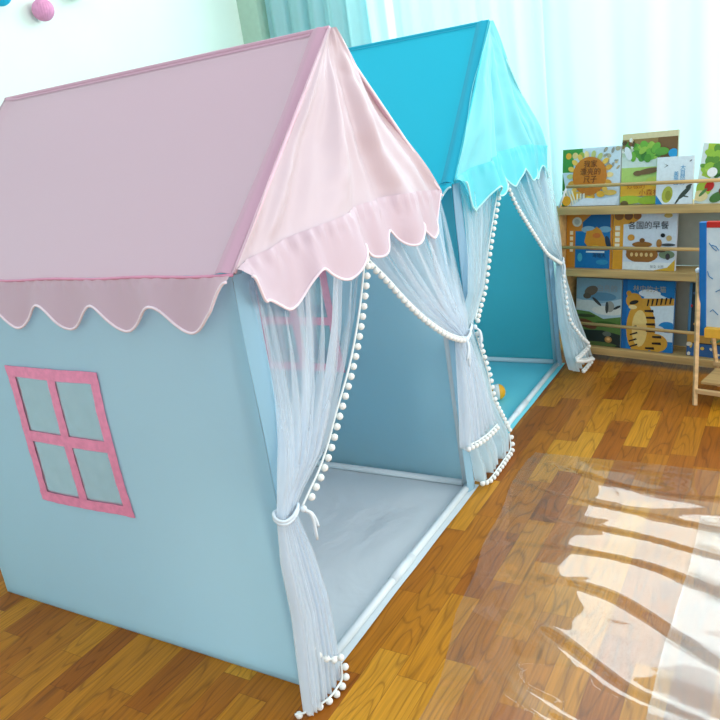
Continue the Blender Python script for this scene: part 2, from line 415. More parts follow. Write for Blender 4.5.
    bm = bmesh.new(); tube(bm, [(lerp(-L-0.002, 0.012, i/20), AY, HA-0.001) for i in range(21)], 0.0065, 8); obj('ridge_seam', bm, M['band'], r1, smooth=True)
    # front gable, draped outwards with folds fanning down from the apex
    seam_z = lambda y: HE + 0.012 + 0.042*math.sin(PI*max(0, min(1, y/W)))
    def gab(u, v):                       # u across, v: 0 seam .. 1 apex
        hw = W/2*(1-v)+0.006
        y = lerp(W/2, AY, v) + (2*u-1)*hw
        z = lerp(seam_z(u*W), HA, v)
        amp = 0.015*smooth((1-v)*1.8)*(0.25+0.75*smooth(min(u, 1-u)*6))
        ph = u*15+P['seed']+2.2*noise.noise(Vector((u*3, v*1.1, P['seed'])))
        fold = amp*(math.sin(ph)+0.6*math.sin(2.4*ph+1)) + 0.016*noise.noise(Vector((u*3.2, v*2.6, 9+P['seed']))) + 0.006*abs(noise.noise(Vector((u*7+v*3, v*6-u*2, 2+P['seed']))))*smooth(min(u, 1-u)*6)
        fold += 0.010*(1-v)**0.7*(math.exp(-((u-0.10)/0.030)**2)-0.8*math.exp(-((u-0.17)/0.03)**2)+0.6*math.exp(-((u-0.24)/0.025)**2)-0.6*math.exp(-((u-0.93)/0.03)**2))*smooth(v*3+0.4)
        d = min(u, 1-u)*2*hw
        pole = 0.009*math.exp(-(d/0.03)**2)
        return (0.012 + 0.028*math.sin(PI*u)*(1-v) + fold + pole*0.4, y, z)
    bm = bmesh.new(); grid(bm, gab, 80, 46)
    g = obj('front_gable', bm, M['gable'], t, smooth=True)
    for y0 in (0, W):
        bm = bmesh.new(); tube(bm, [(0.012, lerp(y0, AY, i/16)+(-0.004 if y0 == 0 else 0.004)*(1-i/16), lerp(HE+0.006, HA, i/16)) for i in range(17)], 0.0042, 6)
        obj('edge_seam', bm, M['edge'] if y0 == 0 else M['hem'], g, smooth=True)
    bm = bmesh.new()
    def gbk(u, v):
        hw = W/2*(1-v)+0.006
        return (-L-0.003, lerp(W/2, AY, v)+(2*u-1)*hw, lerp(HE, HA, v))
    grid(bm, gbk, 10, 10); obj('back_gable', bm, M['gable'], t, smooth=True)
    # ---- scalloped valances
    def valance(top, out, n, length, lows, depth0, depth1, ends, ruff, lift, rnd_):
        """top(s)->point on the seam, out = outward unit vector"""
        def depth(s):
            q = s*length; k0 = lows[0]-(lows[1]-lows[0]); T = [(k0-(lows[1]-lows[0]), -2), (k0, -1)]+[(p, i) for i, p in enumerate(lows)]+[(2*lows[-1]-lows[-2], len(lows)), (3*lows[-1]-2*lows[-2], len(lows)+1)]
            c = 0.5+0.5*math.cos(2*PI*interp(T, q)[0])
            e = smooth(s*length/ends) * smooth((1-s)*length/ends)
            return (depth0 + (depth1-depth0)*c**rnd_) * (0.12+0.88*e)
        def f(s, v):                     # v: 0 seam .. 1 hem
            a = top(s); d = depth(s)*v
            ph = s*length*2*PI/0.17 + 1.2*noise.noise(Vector((s*7, v*0.5, P['seed'])))
            o = ruff*(v**0.8)*math.sin(ph) + 0.22*ruff*v*math.sin(2.3*ph+1) + lift*(1-0.75*s)*v**0.7 + 0.004*math.sin(ph*4.7)*math.exp(-((v-0.15)/0.15)**2)*(ruff/0.009)
            return (a[0]+out[0]*o, a[1]+out[1]*o, a[2]-d)
        bm = bmesh.new(); grid(bm, f, n, 14)
        va = obj('valance', bm, M['valance'] if ruff > 0.006 else M['roof'], t, smooth=True)
        bm = bmesh.new(); tube(bm, [f(i/n, 1.0) for i in range(n+1)], 0.0033, 6); obj('hem_piping', bm, M['hem'], va, smooth=True)
        return va
    valance(lambda s: (gab(s, 0)[0]+0.003, s*(W+0.002)-0.006, seam_z(s*W)+0.002), (1, 0), 150, W, P['lows'], 0.084, 0.136, 0.05, 0.0085, 0.030, 0.75)
    valance(lambda s: (lerp(0.008, -L-0.01, s), -0.011, HE+0.003), (0, -1), 150, L, [0.125+0.186*i for i in range(6)], 0.060, 0.118, 0.06, 0.0045, 0.014, 0.95)
    valance(lambda s: (lerp(0.008, -L-0.01, s), W+0.011, HE+0.003), (0, 1), 150, L, [0.125+0.186*i for i in range(6)], 0.060, 0.118, 0.06, 0.0045, 0.014, 0.95)
    # ---- door curtains
    for c in P['curtains']: curtain(t, M['sheer'], *c)
    return t

pink = dict(HE=1.005, HA=1.458, W=0.978, AY=0.476, lean=0.047, seed=3.0, lows=(0.138, 0.312, 0.508, 0.665, 0.852),
    label='nearer play tent with pink roof, pale blue walls and pink taped window',
    mats=dict(rod=white_rod,
        roof=fabric('pink_roof_cloth', srgb(232, 200, 212), trans=0.34, wrinkle=0.10, rough=0.55),
        gable=fabric('pink_satin', srgb(218, 199, 206), trans=0.15, wrinkle=0.3, rough=0.4, sheen=0.3, spec=0.45),
        valance=fabric('pink_satin_ruffle', srgb(220, 196, 206), trans=0.22, wrinkle=0.2, rough=0.42, sheen=0.3, spec=0.45, wscale=7),
        seam=plain('pink_seam', srgb(218, 150, 178), rough=0.6), band=fabric('pink_double_cloth_pole_shade', srgb(216, 172, 192), trans=0.15, wrinkle=0.1), edge=plain('pink_edge', srgb(232, 196, 210), rough=0.6),
        hem=plain('pale_pink_piping', srgb(246, 228, 236), rough=0.6),
        wall=fabric('pale_blue_cloth', srgb(194, 233, 246), trans=0.55, wrinkle=0.3, rough=0.6),
        strip=fabric('pale_blue_strip', srgb(164, 208, 228), trans=0.3, wrinkle=0.15),
        mat=fabric('silver_grey_floor_cloth', srgb(212, 222, 226), trans=0.0, wrinkle=0.75, rough=0.32, spec=0.6, sheen=0.0),
        mesh=sheer('window_net', srgb(196, 208, 212), 0.36, 0.42, 5, 5),
        tape=plain('pink_window_tape', srgb(236, 148, 184), rough=0.6, var=0.1, scale=60),
        sheer=sheer('white_sheer', srgb(240, 248, 255), 0.07, 0.62, 16, 0.4, gather=0.34)),
    curtains=[
        ([(0.015, -0.088, 0.046, 0.042, 0.016), (0.10, -0.078, 0.052, 0.042, 0.018), (0.25, -0.058, 0.052, 0.04, 0.018), (0.38, -0.055, 0.035, 0.036, 0.016),
          (0.47, -0.042, 0.014, 0.034, 0.011), (0.495, -0.038, 0.012, 0.034, 0.010), (0.525, -0.03, 0.05, 0.036, 0.012), (0.58, -0.018, 0.145, 0.04, 0.018),
          (0.634, 0.0, 0.208, 0.038, 0.018), (0.717, 0.008, 0.292, 0.036, 0.015), (0.815, 0.01, 0.375, 0.03, 0.012), (0.915, 0.012, 0.438, 0.022, 0.009), (1.0, 0.012, 0.49, 0.008, 0.005)],
         9, [[(0.030, 0.455, 0.94), (0.04, 0.432, 0.912), (0.045, 0.37, 0.812), (0.05, 0.29, 0.715), (0.052, 0.20, 0.63), (0.055, 0.145, 0.578), (0.058, 0.092, 0.541), (0.06, 0.05, 0.52), (0.06, 0.012, 0.498)],
             [(0.026, -0.022, 0.44), (0.03, -0.030, 0.34), (0.034, -0.036, 0.24), (0.040, -0.034, 0.16), (0.058, -0.005, 0.11), (0.064, 0.03, 0.09)],
             [(0.018, -0.098, 0.02), (0.032, -0.082, 0.016), (0.052, -0.048, 0.016), (0.062, -0.022, 0.016), (0.064, 0.008, 0.018), (0.062, 0.036, 0.022), (0.060, 0.046, 0.06)]],
         (-0.013, 0.49, 0.034, 0.022, 0.034), 1.0, True),
        ([(0.205, 0.885, 1.14, 0.045, 0.018), (0.30, 0.905, 1.10, 0.045, 0.018), (0.42, 0.925, 1.06, 0.042, 0.016), (0.53, 0.94, 1.02, 0.036, 0.010), (0.56, 0.945, 1.015, 0.034, 0.010),
          (0.59, 0.90, 1.01, 0.036, 0.012), (0.632, 0.82, 1.0, 0.04, 0.016), (0.705, 0.71, 0.995, 0.038, 0.015), (0.783, 0.62, 0.99, 0.034, 0.013), (0.864, 0.538, 0.99, 0.028, 0.010), (0.932, 0.48, 0.99, 0.02, 0.008), (1.0, 0.49, 0.99, 0.008, 0.005)],
         9, [[(0.035, 0.458, 0.935), (0.042, 0.536, 0.862), (0.047, 0.617, 0.782), (0.05, 0.71, 0.704), (0.054, 0.815, 0.63), (0.055, 0.90, 0.585), (0.055, 0.96, 0.562)],
             [(0.058, 0.888, 0.222), (0.065, 0.95, 0.21), (0.07, 1.03, 0.20), (0.07, 1.12, 0.195)]],
         (0.982, 0.56, 0.034, 0.024, 0.04), 4.0, False)])
build_tent((0, 0, 0), pink)

blue = dict(HE=1.01, HA=1.505, W=0.985, AY=0.43, lean=0.09, seed=11.0, lows=(0.11, 0.30, 0.47, 0.64, 0.80, 0.95),
    label='farther play tent with turquoise blue roof, standing beside the bookshelf',
    mats=dict(rod=white_rod,
        roof=fabric('turquoise_roof_cloth', srgb(8, 206, 234), trans=0.25, wrinkle=0.10, rough=0.55),
        gable=fabric('aqua_satin', srgb(140, 234, 242), trans=0.25, wrinkle=0.16, rough=0.45, sheen=0.2, spec=0.4),
        valance=fabric('aqua_satin_ruffle', srgb(112, 232, 242), trans=0.3, wrinkle=0.2, rough=0.45, sheen=0.2, spec=0.4, wscale=7),
        seam=plain('turquoise_seam', srgb(24, 170, 196), rough=0.6), band=fabric('turquoise_double_cloth_pole_shade', srgb(12, 178, 208), trans=0.1, wrinkle=0.1), edge=plain('aqua_edge', srgb(70, 205, 222), rough=0.6),
        hem=plain('pale_aqua_piping', srgb(190, 244, 248), rough=0.6),
        wall=fabric('aqua_wall_cloth', srgb(84, 192, 212), trans=0.4, wrinkle=0.12, rough=0.6),
        strip=fabric('blue_grey_strip', srgb(150, 190, 214), trans=0.2, wrinkle=0.15),
        mat=fabric('aqua_floor_cloth', srgb(120, 214, 228), trans=0.0, wrinkle=0.25, rough=0.4, spec=0.5, sheen=0.0),
        mesh=sheer('aqua_window_net', srgb(120, 200, 215), 0.5, 0.55, 5, 5),
        tape=plain('blue_window_tape', srgb(40, 150, 190), rough=0.6, var=0.1, scale=60),
        sheer=sheer('white_sheer_fine', srgb(236, 250, 255), 0.14, 0.66, 16, 0.4, gather=0.34)),
    curtains=[
        ([(0.02, -0.17, 0.11, 0.06, 0.022), (0.08, -0.18, 0.13, 0.06, 0.022), (0.18, -0.21, 0.07, 0.055, 0.022), (0.26, -0.215, 0.015, 0.055, 0.02), (0.357, -0.19, -0.005, 0.05, 0.018), (0.42, -0.17, -0.025, 0.048, 0.016), (0.535, -0.16, -0.07, 0.046, 0.012), (0.56, -0.155, -0.075, 0.046, 0.012),
          (0.585, -0.12, -0.03, 0.044, 0.013), (0.65, -0.03, 0.075, 0.04, 0.014), (0.76, 0.01, 0.16, 0.034, 0.014), (0.86, 0.02, 0.255, 0.028, 0.012), (0.955, 0.02, 0.34, 0.02, 0.008), (1.0, 0.02, 0.40, 0.008, 0.005)],
         8, [[(0.03, 0.345, 0.955), (0.035, 0.258, 0.86), (0.04, 0.165, 0.76), (0.045, 0.08, 0.652), (0.05, 0.0, 0.595), (0.06, -0.055, 0.57)],
             [(0.062, -0.07, 0.53), (0.065, -0.028, 0.42), (0.068, -0.008, 0.357), (0.07, 0.012, 0.26), (0.072, 0.07, 0.17), (0.072, 0.125, 0.09)],
             [(0.075, -0.18, 0.03), (0.085, -0.13, 0.016), (0.09, -0.06, 0.02), (0.088, 0.02, 0.02), (0.085, 0.10, 0.025), (0.075, 0.125, 0.075)]],
         (-0.115, 0.555, 0.046, 0.02, 0.036), 2.0, True),
        ([(0.045, 0.86, 1.10, 0.12, 0.022), (0.10, 0.85, 1.095, 0.11, 0.022), (0.25, 0.88, 1.07, 0.075, 0.018), (0.40, 0.93, 1.05, 0.05, 0.013), (0.51, 0.995, 1.04, 0.038, 0.008), (0.54, 0.985, 1.04, 0.036, 0.009),
          (0.612, 0.805, 1.03, 0.036, 0.014), (0.726, 0.662, 1.025, 0.034, 0.013), (0.851, 0.515, 1.02, 0.028, 0.011), (0.949, 0.433, 1.01, 0.018, 0.008), (1.0, 0.41, 1.01, 0.008, 0.005)],
         8, [[(0.03, 0.43, 0.95), (0.035, 0.515, 0.85), (0.04, 0.662, 0.725), (0.045, 0.805, 0.61), (0.048, 0.90, 0.56), (0.05, 1.0, 0.515)],
             [(0.07, 0.95, 0.47), (0.09, 0.90, 0.40), (0.115, 0.85, 0.305), (0.14, 0.93, 0.20), (0.15, 1.02, 0.125), (0.14, 0.90, 0.115), (0.14, 0.83, 0.12), (0.15, 0.95, 0.075), (0.155, 1.06, 0.045), (0.145, 0.98, 0.03), (0.14, 0.92, 0.03)]],
         (1.018, 0.515, 0.038, 0.018, 0.028), 5.0, False)])
build_tent((-0.035, 1.175, 0), blue)

# toy ball lying inside the blue tent
t = thing('toy_ball', 'small yellow and white ball lying inside the turquoise tent', 'ball', (-0.17, 1.745, 0.010))
yel = plain('yellow_rubber', srgb(228, 168, 30), rough=0.5); whp = plain('white_plastic', srgb(226, 230, 228), rough=0.4); blk = plain('black_plastic', srgb(30, 30, 32), rough=0.4)
R_ = 0.036
def cap(bm, a0, a1, r):
    """zone of a sphere between polar angles a0..a1 about +X"""
    grid(bm, lambda u, v: (r*math.cos(lerp(a0, a1, v)), r*math.sin(lerp(a0, a1, v))*math.cos(2*PI*u), R_+r*math.sin(lerp(a0, a1, v))*math.sin(2*PI*u)), 24, 10)
    bmesh.ops.remove_doubles(bm, verts=bm.verts, dist=1e-5)
bm = bmesh.new(); cap(bm, 0, 0.42*PI, R_); cap(bm, 0.66*PI, PI, R_); b1 = obj('shell', bm, yel, t, smooth=True)
bm = bmesh.new(); cap(bm, 0.42*PI, 0.66*PI, R_*0.985); b2 = obj('band', bm, whp, t, smooth=True); b2['label'] = 'white band'
t.rotation_euler = (0, 0, math.radians(25))

# ------------------------------------------------------------------ bookshelf and books (local frame: x along shelf, y into depth, z up)
A = math.radians(-13); SH = (0.0, 2.34)
def wood(name, c, d=0.12):
    k = NT(name); tc = k.n('ShaderNodeTexCoord'); mp = k.n('ShaderNodeMapping'); mp.inputs['Scale'].default_value = (3, 40, 40); k.l(tc.outputs['Object'], mp.inputs['Vector'])
    nz = k.n('ShaderNodeTexNoise', i_Scale=1.0, i_Detail=4.0); k.l(mp.outputs[0], nz.inputs['Vector'])
    lo = tuple(x*(1-2*d) for x in c[:3])+(1,); hi = tuple(min(1, x*(1+d)) for x in c[:3])+(1,)
    p = k.n('ShaderNodeBsdfPrincipled', i_Roughness=0.45); p.inputs['Specular IOR Level'].default_value = 0.3
    k.l(k.ramp(nz.outputs[0], [(0.35, lo), (0.65, hi)]), p.inputs['Base Color']); k.l(p.outputs[0], k.out.inputs[0]); return k.m
shelfwood = wood('light_pine', srgb(204, 170, 112)); panelm = plain('grey_back_panel', srgb(172, 176, 164), rough=0.7, var=0.05)
sh = thing('bookshelf', 'low pine picture-book rack with three tiers by the window', 'bookshelf', (SH[0], SH[1], 0), A)
X0, X1 = -0.045, 0.83
for x in (X0, X1-0.014):
    bm = bmesh.new()
    prof = [(0.0, 0.0), (0.17, 0.0), (0.17, 0.70), (0.115, 0.735), (0.0, 0.735), (0.0, 0.30)]
    a = [bm.verts.new((x, y, z)) for y, z in prof]; b = [bm.verts.new((x+0.014, y, z)) for y, z in prof]
    bm.faces.new(a); bm.faces.new(b[::-1])
    for i in range(len(prof)): bm.faces.new((a[i], b[i], b[(i+1) % len(prof)], a[(i+1) % len(prof)]))
    obj('side_panel', bm, shelfwood, sh)
LEV = (0.064, 0.440, 0.728)
for z in LEV:
    bm = bmesh.new(); box(bm, X0+0.0145, X1-0.0145, 0.012, 0.135, z-0.012, z, 0.001); obj('shelf', bm, shelfwood, sh)
    bm = bmesh.new(); box(bm, X0+0.0005 if z > 0.7 else X0+0.0145, X1-0.0145, -0.002 if z > 0.7 else 0.0005, 0.0115, z-0.034, z+0.001, 0.002); obj('front_lip', bm, shelfwood, sh)
for z0, z1 in ((0.065, 0.405), (0.441, 0.693)):
    bm = bmesh.new(); box(bm, X0+0.0145, X1-0.0145, 0.136, 0.142, z0, z1); q = obj('back_panel', bm, panelm, sh); q['label'] = 'grey back panel'
for z, xa in ((0.178, X0+0.014), (0.543, X0+0.014), (0.821, 0.012)):
    bm = bmesh.new(); tube(bm, [(xa, 0.004, z), (X1-0.012, 0.004, z)], 0.0075, 10); obj('rail', bm, shelfwood, sh, smooth=True)
for x, xx in ((X0+0.012, 0.014), (X1-0.012, X1-0.016)):
    bm = bmesh.new(); tube(bm, [(x, 0.004, 0.729), (xx, 0.004, 0.825)], 0.005, 8); obj('rail_bracket', bm, framem, sh, smooth=True)

matn = {}
def ink(rgb):
    if rgb not in matn: matn[rgb] = plain('print_%d_%d_%d' % rgb, srgb(*rgb), rough=0.35, var=0.05, spec=0.4, scale=80)
    return matn[rgb]
paper = plain('page_edges', srgb(232, 226, 210), rough=0.8)
def book(label, s, w, h, z, cover, spine, art, texts=(), y0=0.03, lean=0.15, th=0.012, roll=0.0, group='picture books on the rack'):
    """cover printed on the front; art in cover units: x 0..w, z 0..h"""
    t = thing('picture_book', label, 'book', (0, 0, 0), 0, group)
    m = Matrix.Translation((SH[0], SH[1], 0)) @ Matrix.Rotation(A, 4, 'Z') @ Matrix.Translation((s, y0, z)) @ Matrix.Rotation(roll, 4, 'Y') @ Matrix.Rotation(-lean, 4, 'X')
    t.matrix_world = m
    bm = bmesh.new(); box(bm, 0, w, 0, 0.0016, 0, h, 0.0004); box(bm, 0, w, th-0.0016, th, 0, h, 0.0004); obj('cover', bm, ink(cover), t)
    bm = bmesh.new(); box(bm, 0, 0.0016, 0.0017, th-0.0017, 0, h); obj('spine', bm, ink(spine), t)
    bm = bmesh.new(); box(bm, 0.003, w-0.003, 0.0017, th-0.0017, 0.003, h-0.003); obj('pages', bm, paper, t)
    mats = []; bm = bmesh.new()
    for i, a in enumerate([('r', cover, 0, w, 0, h)]+list(art)):
        y = -0.0002-0.00012*i
        c = a[1]
        if c not in mats: mats.append(c)
        if a[0] == 'r': pts = [(a[2], a[4]), (a[3], a[4]), (a[3], a[5]), (a[2], a[5])]
        elif a[0] == 'e':
            n = 20; rot = a[6] if len(a) > 6 else 0; pts = []
            for k2 in range(n):
                ex, ez = a[4]*math.cos(2*PI*k2/n), a[5]*math.sin(2*PI*k2/n)
                pts.append((a[2]+ex*math.cos(rot)-ez*math.sin(rot), a[3]+ex*math.sin(rot)+ez*math.cos(rot)))
        else: pts = a[2]
        pts = [(max(0.0005, min(w-0.0005, x)), max(0.0005, min(h-0.0005, zz))) for x, zz in pts]
        try: f = bm.faces.new([bm.verts.new((x, y, zz)) for x, zz in pts])
        except ValueError: continue
        f.normal_update()
        if f.normal.y > 0: f.normal_flip()
        f.material_index = mats.index(c)
    me = bpy.data.meshes.new('cover_picture'); bm.to_mesh(me); bm.free()
    for c in mats: me.materials.append(ink(c))
    o = bpy.data.objects.new('cover_picture', me); C.objects.link(o); o.parent = t
    for body, col, x, zz, size, sp in texts:
        cu = bpy.data.curves.new('title', 'FONT'); cu.body = body; cu.size = size; cu.space_line = sp; cu.align_x = 'CENTER'
        tmp = bpy.data.objects.new('title_curve', cu); C.objects.link(tmp)
        dg = bpy.context.evaluated_depsgraph_get(); me = bpy.data.meshes.new_from_object(tmp.evaluated_get(dg))
        bpy.data.objects.remove(tmp); me.materials.clear(); me.materials.append(ink(col))
        me.name = 'title'; o = bpy.data.objects.new('title', me); C.objects.link(o); o.parent = t
        o.location = (x, -0.0008-0.00012*len(art), zz); o.rotation_euler = (PI/2, 0, 0)
    return t
rnd = random.Random(4)
def blobs(cols, n, x0, x1, z0, z1, r0, r1):
    return [('e', rnd.choice(cols), rnd.uniform(x0, x1), rnd.uniform(z0, z1), rnd.uniform(r0, r1), rnd.uniform(r0, r1)*0.7, rnd.uniform(0, 3)) for _ in range(n)]
WH = (226, 234, 238); DK = (58, 44, 34)
# top tier
ring = [('e', rnd.choice([(232, 190, 84), (240, 216, 150), (214, 160, 60), (190, 196, 120)]), 0.135+0.094*math.cos(q), 0.132+0.092*math.sin(q), 0.017, 0.011, q) for q in [i*2*PI/18 for i in range(18)]]
book('picture book with a large orange disc and three rows of dark title, top tier', -0.032, 0.276, 0.252, 0.729, (206, 222, 232), (70, 140, 60),
     [('r', (70, 146, 56), 0, 0.055, 0.15, 0.252), ('r', (70, 146, 56), 0, 0.098, 0.215, 0.252), ('p', (60, 128, 48), [(0, 0), (0.03, 0), (0.012, 0.10), (0, 0.15)])]
     + [('e', c, 0.03+0.032*i, 0.222, 0.014, 0.014) for i, c in enumerate([(236, 170, 40), (226, 200, 130), (170, 190, 80)])]
     + blobs([(180, 170, 140), (150, 150, 140), (214, 196, 150)], 16, 0.20, 0.27, 0.16, 0.245, 0.005, 0.014) + ring
     + [('e', (198, 122, 32), 0.135, 0.130, 0.082, 0.084), ('e', (236, 182, 56), 0.07, 0.045, 0.03, 0.018, 0.3), ('e', (236, 182, 56), 0.19, 0.05, 0.02, 0.014), ('e', (240, 196, 70), 0.135, 0.03, 0.018, 0.014)]
     + [('p', (244, 238, 214), [(0.03+0.014*i, 0.0), (0.038+0.014*i, 0.0), (0.012+0.014*i, 0.07), (0.004+0.014*i, 0.07)]) for i in range(4)]
     + [('p', (244, 238, 214), [(0.075+0.016*i, 0.02), (0.083+0.016*i, 0.02), (0.083+0.016*i, 0.055), (0.075+0.016*i, 0.055)]) for i in range(3)]
     + [('e', (232, 170, 44), 0.026, 0.024, 0.022, 0.022), ('p', (222, 232, 242), [(0.05, 0.0), (0.26, 0.0), (0.276, 0.04), (0.2, 0.03), (0.11, 0.035)]), ('e', (230, 190, 90), 0.235, 0.055, 0.03, 0.012)],
     [('我家\n漂亮的\n尺子', (84, 40, 16), 0.140, 0.170, 0.033, 1.0)])
book('taller picture book with green treetops and yellow foreground, top tier centre', 0.247, 0.238, 0.296, 0.729, (196, 214, 190), (150, 140, 80),
     [('r', (216, 202, 158), 0, 0.238, 0.268, 0.296), ('r', (150, 120, 66), 0, 0.238, 0.235, 0.272), ('r', (118, 84, 44), 0.155, 0.238, 0.19, 0.272), ('r', (206, 222, 214), 0, 0.15, 0.15, 0.20), ('r', (176, 206, 110), 0, 0.238, 0.07, 0.155)]
     + blobs([(84, 146, 48), (110, 172, 56), (64, 118, 40), (150, 190, 70)], 26, 0.03, 0.15, 0.19, 0.255, 0.012, 0.03)
     + blobs([(226, 206, 170), (120, 80, 44), (90, 70, 40), (230, 230, 220)], 10, 0.0, 0.06, 0.215, 0.27, 0.006, 0.014)
     + [('e', (220, 228, 232), 0.03, 0.215, 0.014, 0.03, 0.4), ('e', (96, 156, 54), 0.175, 0.215, 0.03, 0.016), ('e', (44, 150, 204), 0.222, 0.205, 0.02, 0.018), ('e', (118, 90, 54), 0.12, 0.137, 0.05, 0.012, 0.15), ('e', (118, 90, 54), 0.075, 0.13, 0.02, 0.011),
        ('r', (228, 176, 50), 0, 0.238, 0.035, 0.088), ('e', (168, 196, 60), 0.04, 0.02, 0.06, 0.018), ('e', (150, 178, 48), 0.13, 0.015, 0.05, 0.02), ('e', (110, 92, 50), 0.02, 0.003, 0.018, 0.014), ('e', (186, 204, 90), 0.16, 0.095, 0.05, 0.02)],
     [('妙极的', (176, 84, 20), 0.07, 0.068, 0.027, 1.0), ('小森林', (176, 84, 20), 0.128, 0.038, 0.030, 1.0)], y0=0.034)
book('white picture book with blue upright title and dark gecko, leaning on the green book', 0.408, 0.150, 0.192, 0.729, (222, 232, 238), (200, 210, 216),
     [('p', (40, 128, 188), [(0, 0), (0.03, 0), (0, 0.04)]), ('e', (180, 182, 66), 0.048, 0.04, 0.022, 0.034, -0.2), ('e', (150, 150, 50), 0.052, 0.036, 0.012, 0.02), ('e', (64, 72, 62), 0.118, 0.045, 0.036, 0.009, 0.8), ('e', (64, 72, 62), 0.092, 0.016, 0.02, 0.004, 1.0), ('e', (64, 72, 62), 0.135, 0.072, 0.014, 0.005, 0.5),
      ('p', (64, 72, 62), [(0.112, 0.03), (0.135, 0.026), (0.135, 0.03), (0.116, 0.036)]), ('p', (60, 60, 60), [(0.03, 0.165), (0.048, 0.158), (0.03, 0.148), (0.042, 0.158)]), ('e', (80, 80, 90), 0.138, 0.172, 0.006, 0.002, 0.6)],
     [('美\n丽\n园', (52, 150, 200), 0.082, 0.115, 0.021, 0.85), ('大\n自\n然\n的', (52, 150, 200), 0.108, 0.138, 0.023, 0.85)], y0=0.017, th=0.010)
book('picture book of leafy greens and a red tomato, right end of top tier', 0.566, 0.23, 0.236, 0.731, (214, 226, 222), (120, 160, 60),
     [('p', (166, 196, 60), [(0.012, 0.11), (0.045, 0.10), (0.09, 0.15), (0.075, 0.236), (0.02, 0.236), (0.02, 0.17)])]
     + blobs([(150, 192, 62), (96, 148, 52), (180, 206, 84)], 12, 0.02, 0.09, 0.12, 0.22, 0.012, 0.026)
     + blobs([(48, 96, 34), (64, 120, 44), (86, 138, 50)], 14, 0.07, 0.20, 0.11, 0.21, 0.015, 0.032)
     + [('e', (200, 130, 60), 0.13, 0.14, 0.03, 0.016, 0.5), ('e', (208, 160, 96), 0.11, 0.212, 0.032, 0.012), ('e', (240, 242, 240), 0.052, 0.125, 0.02, 0.018, 0.5), ('e', (168, 196, 60), 0.03, 0.06, 0.03, 0.03), ('e', (196, 34, 24), 0.05, 0.07, 0.017, 0.021, -0.5), ('e', (226, 206, 150), 0.02, 0.03, 0.03, 0.022),
        ('e', (72, 116, 48), 0.085, 0.03, 0.03, 0.018, 0.6), ('e', (120, 70, 40), 0.11, 0.055, 0.022, 0.016), ('e', (44, 110, 170), 0.15, 0.03, 0.02, 0.02), ('e', (90, 130, 70), 0.03, 0.045, 0.022, 0.006, 0.9)], y0=0.019, roll=0.10, lean=0.18)
# middle tier
book('picture book with an orange fish on deep blue water, middle tier', -0.028, 0.226, 0.248, 0.4405, (206, 132, 34), (190, 110, 30),
     [('r', (24, 112, 172), 0.045, 0.215, 0.0, 0.17), ('p', (22, 92, 146), [(0.08, 0.165), (0.215, 0.165), (0.215, 0.248), (0.12, 0.243), (0.08, 0.21)]), ('e', (140, 176, 196), 0.11, 0.177, 0.035, 0.016), ('e', (120, 170, 196), 0.19, 0.178, 0.03, 0.014), ('e', (206, 206, 190), 0.052, 0.212, 0.024, 0.022), ('e', (170, 172, 160), 0.052, 0.212, 0.014, 0.013),
      ('p', (212, 142, 34), [(0.10, 0.17), (0.13, 0.175), (0.15, 0.19), (0.17, 0.175), (0.20, 0.12), (0.205, 0.085), (0.12, 0.085), (0.09, 0.12)]), ('e', (208, 112, 36), 0.15, 0.15, 0.02, 0.012), ('e', (226, 186, 50), 0.145, 0.10, 0.02, 0.006), ('e', (40, 60, 80), 0.205, 0.12, 0.012, 0.03, 0.3), ('r', (216, 230, 236), 0.10, 0.19, 0.072, 0.080), ('e', (80, 170, 190), 0.07, 0.05, 0.012, 0.02), ('e', (48, 140, 180), 0.18, 0.03, 0.03, 0.012)]
     + [('r', (240, 222, 186), 0.018, 0.034, 0.075+0.026*i, 0.093+0.026*i) for i in range(4)],
     [('海龟大', (30, 50, 80), 0.165, 0.052, 0.022, 1.0)])
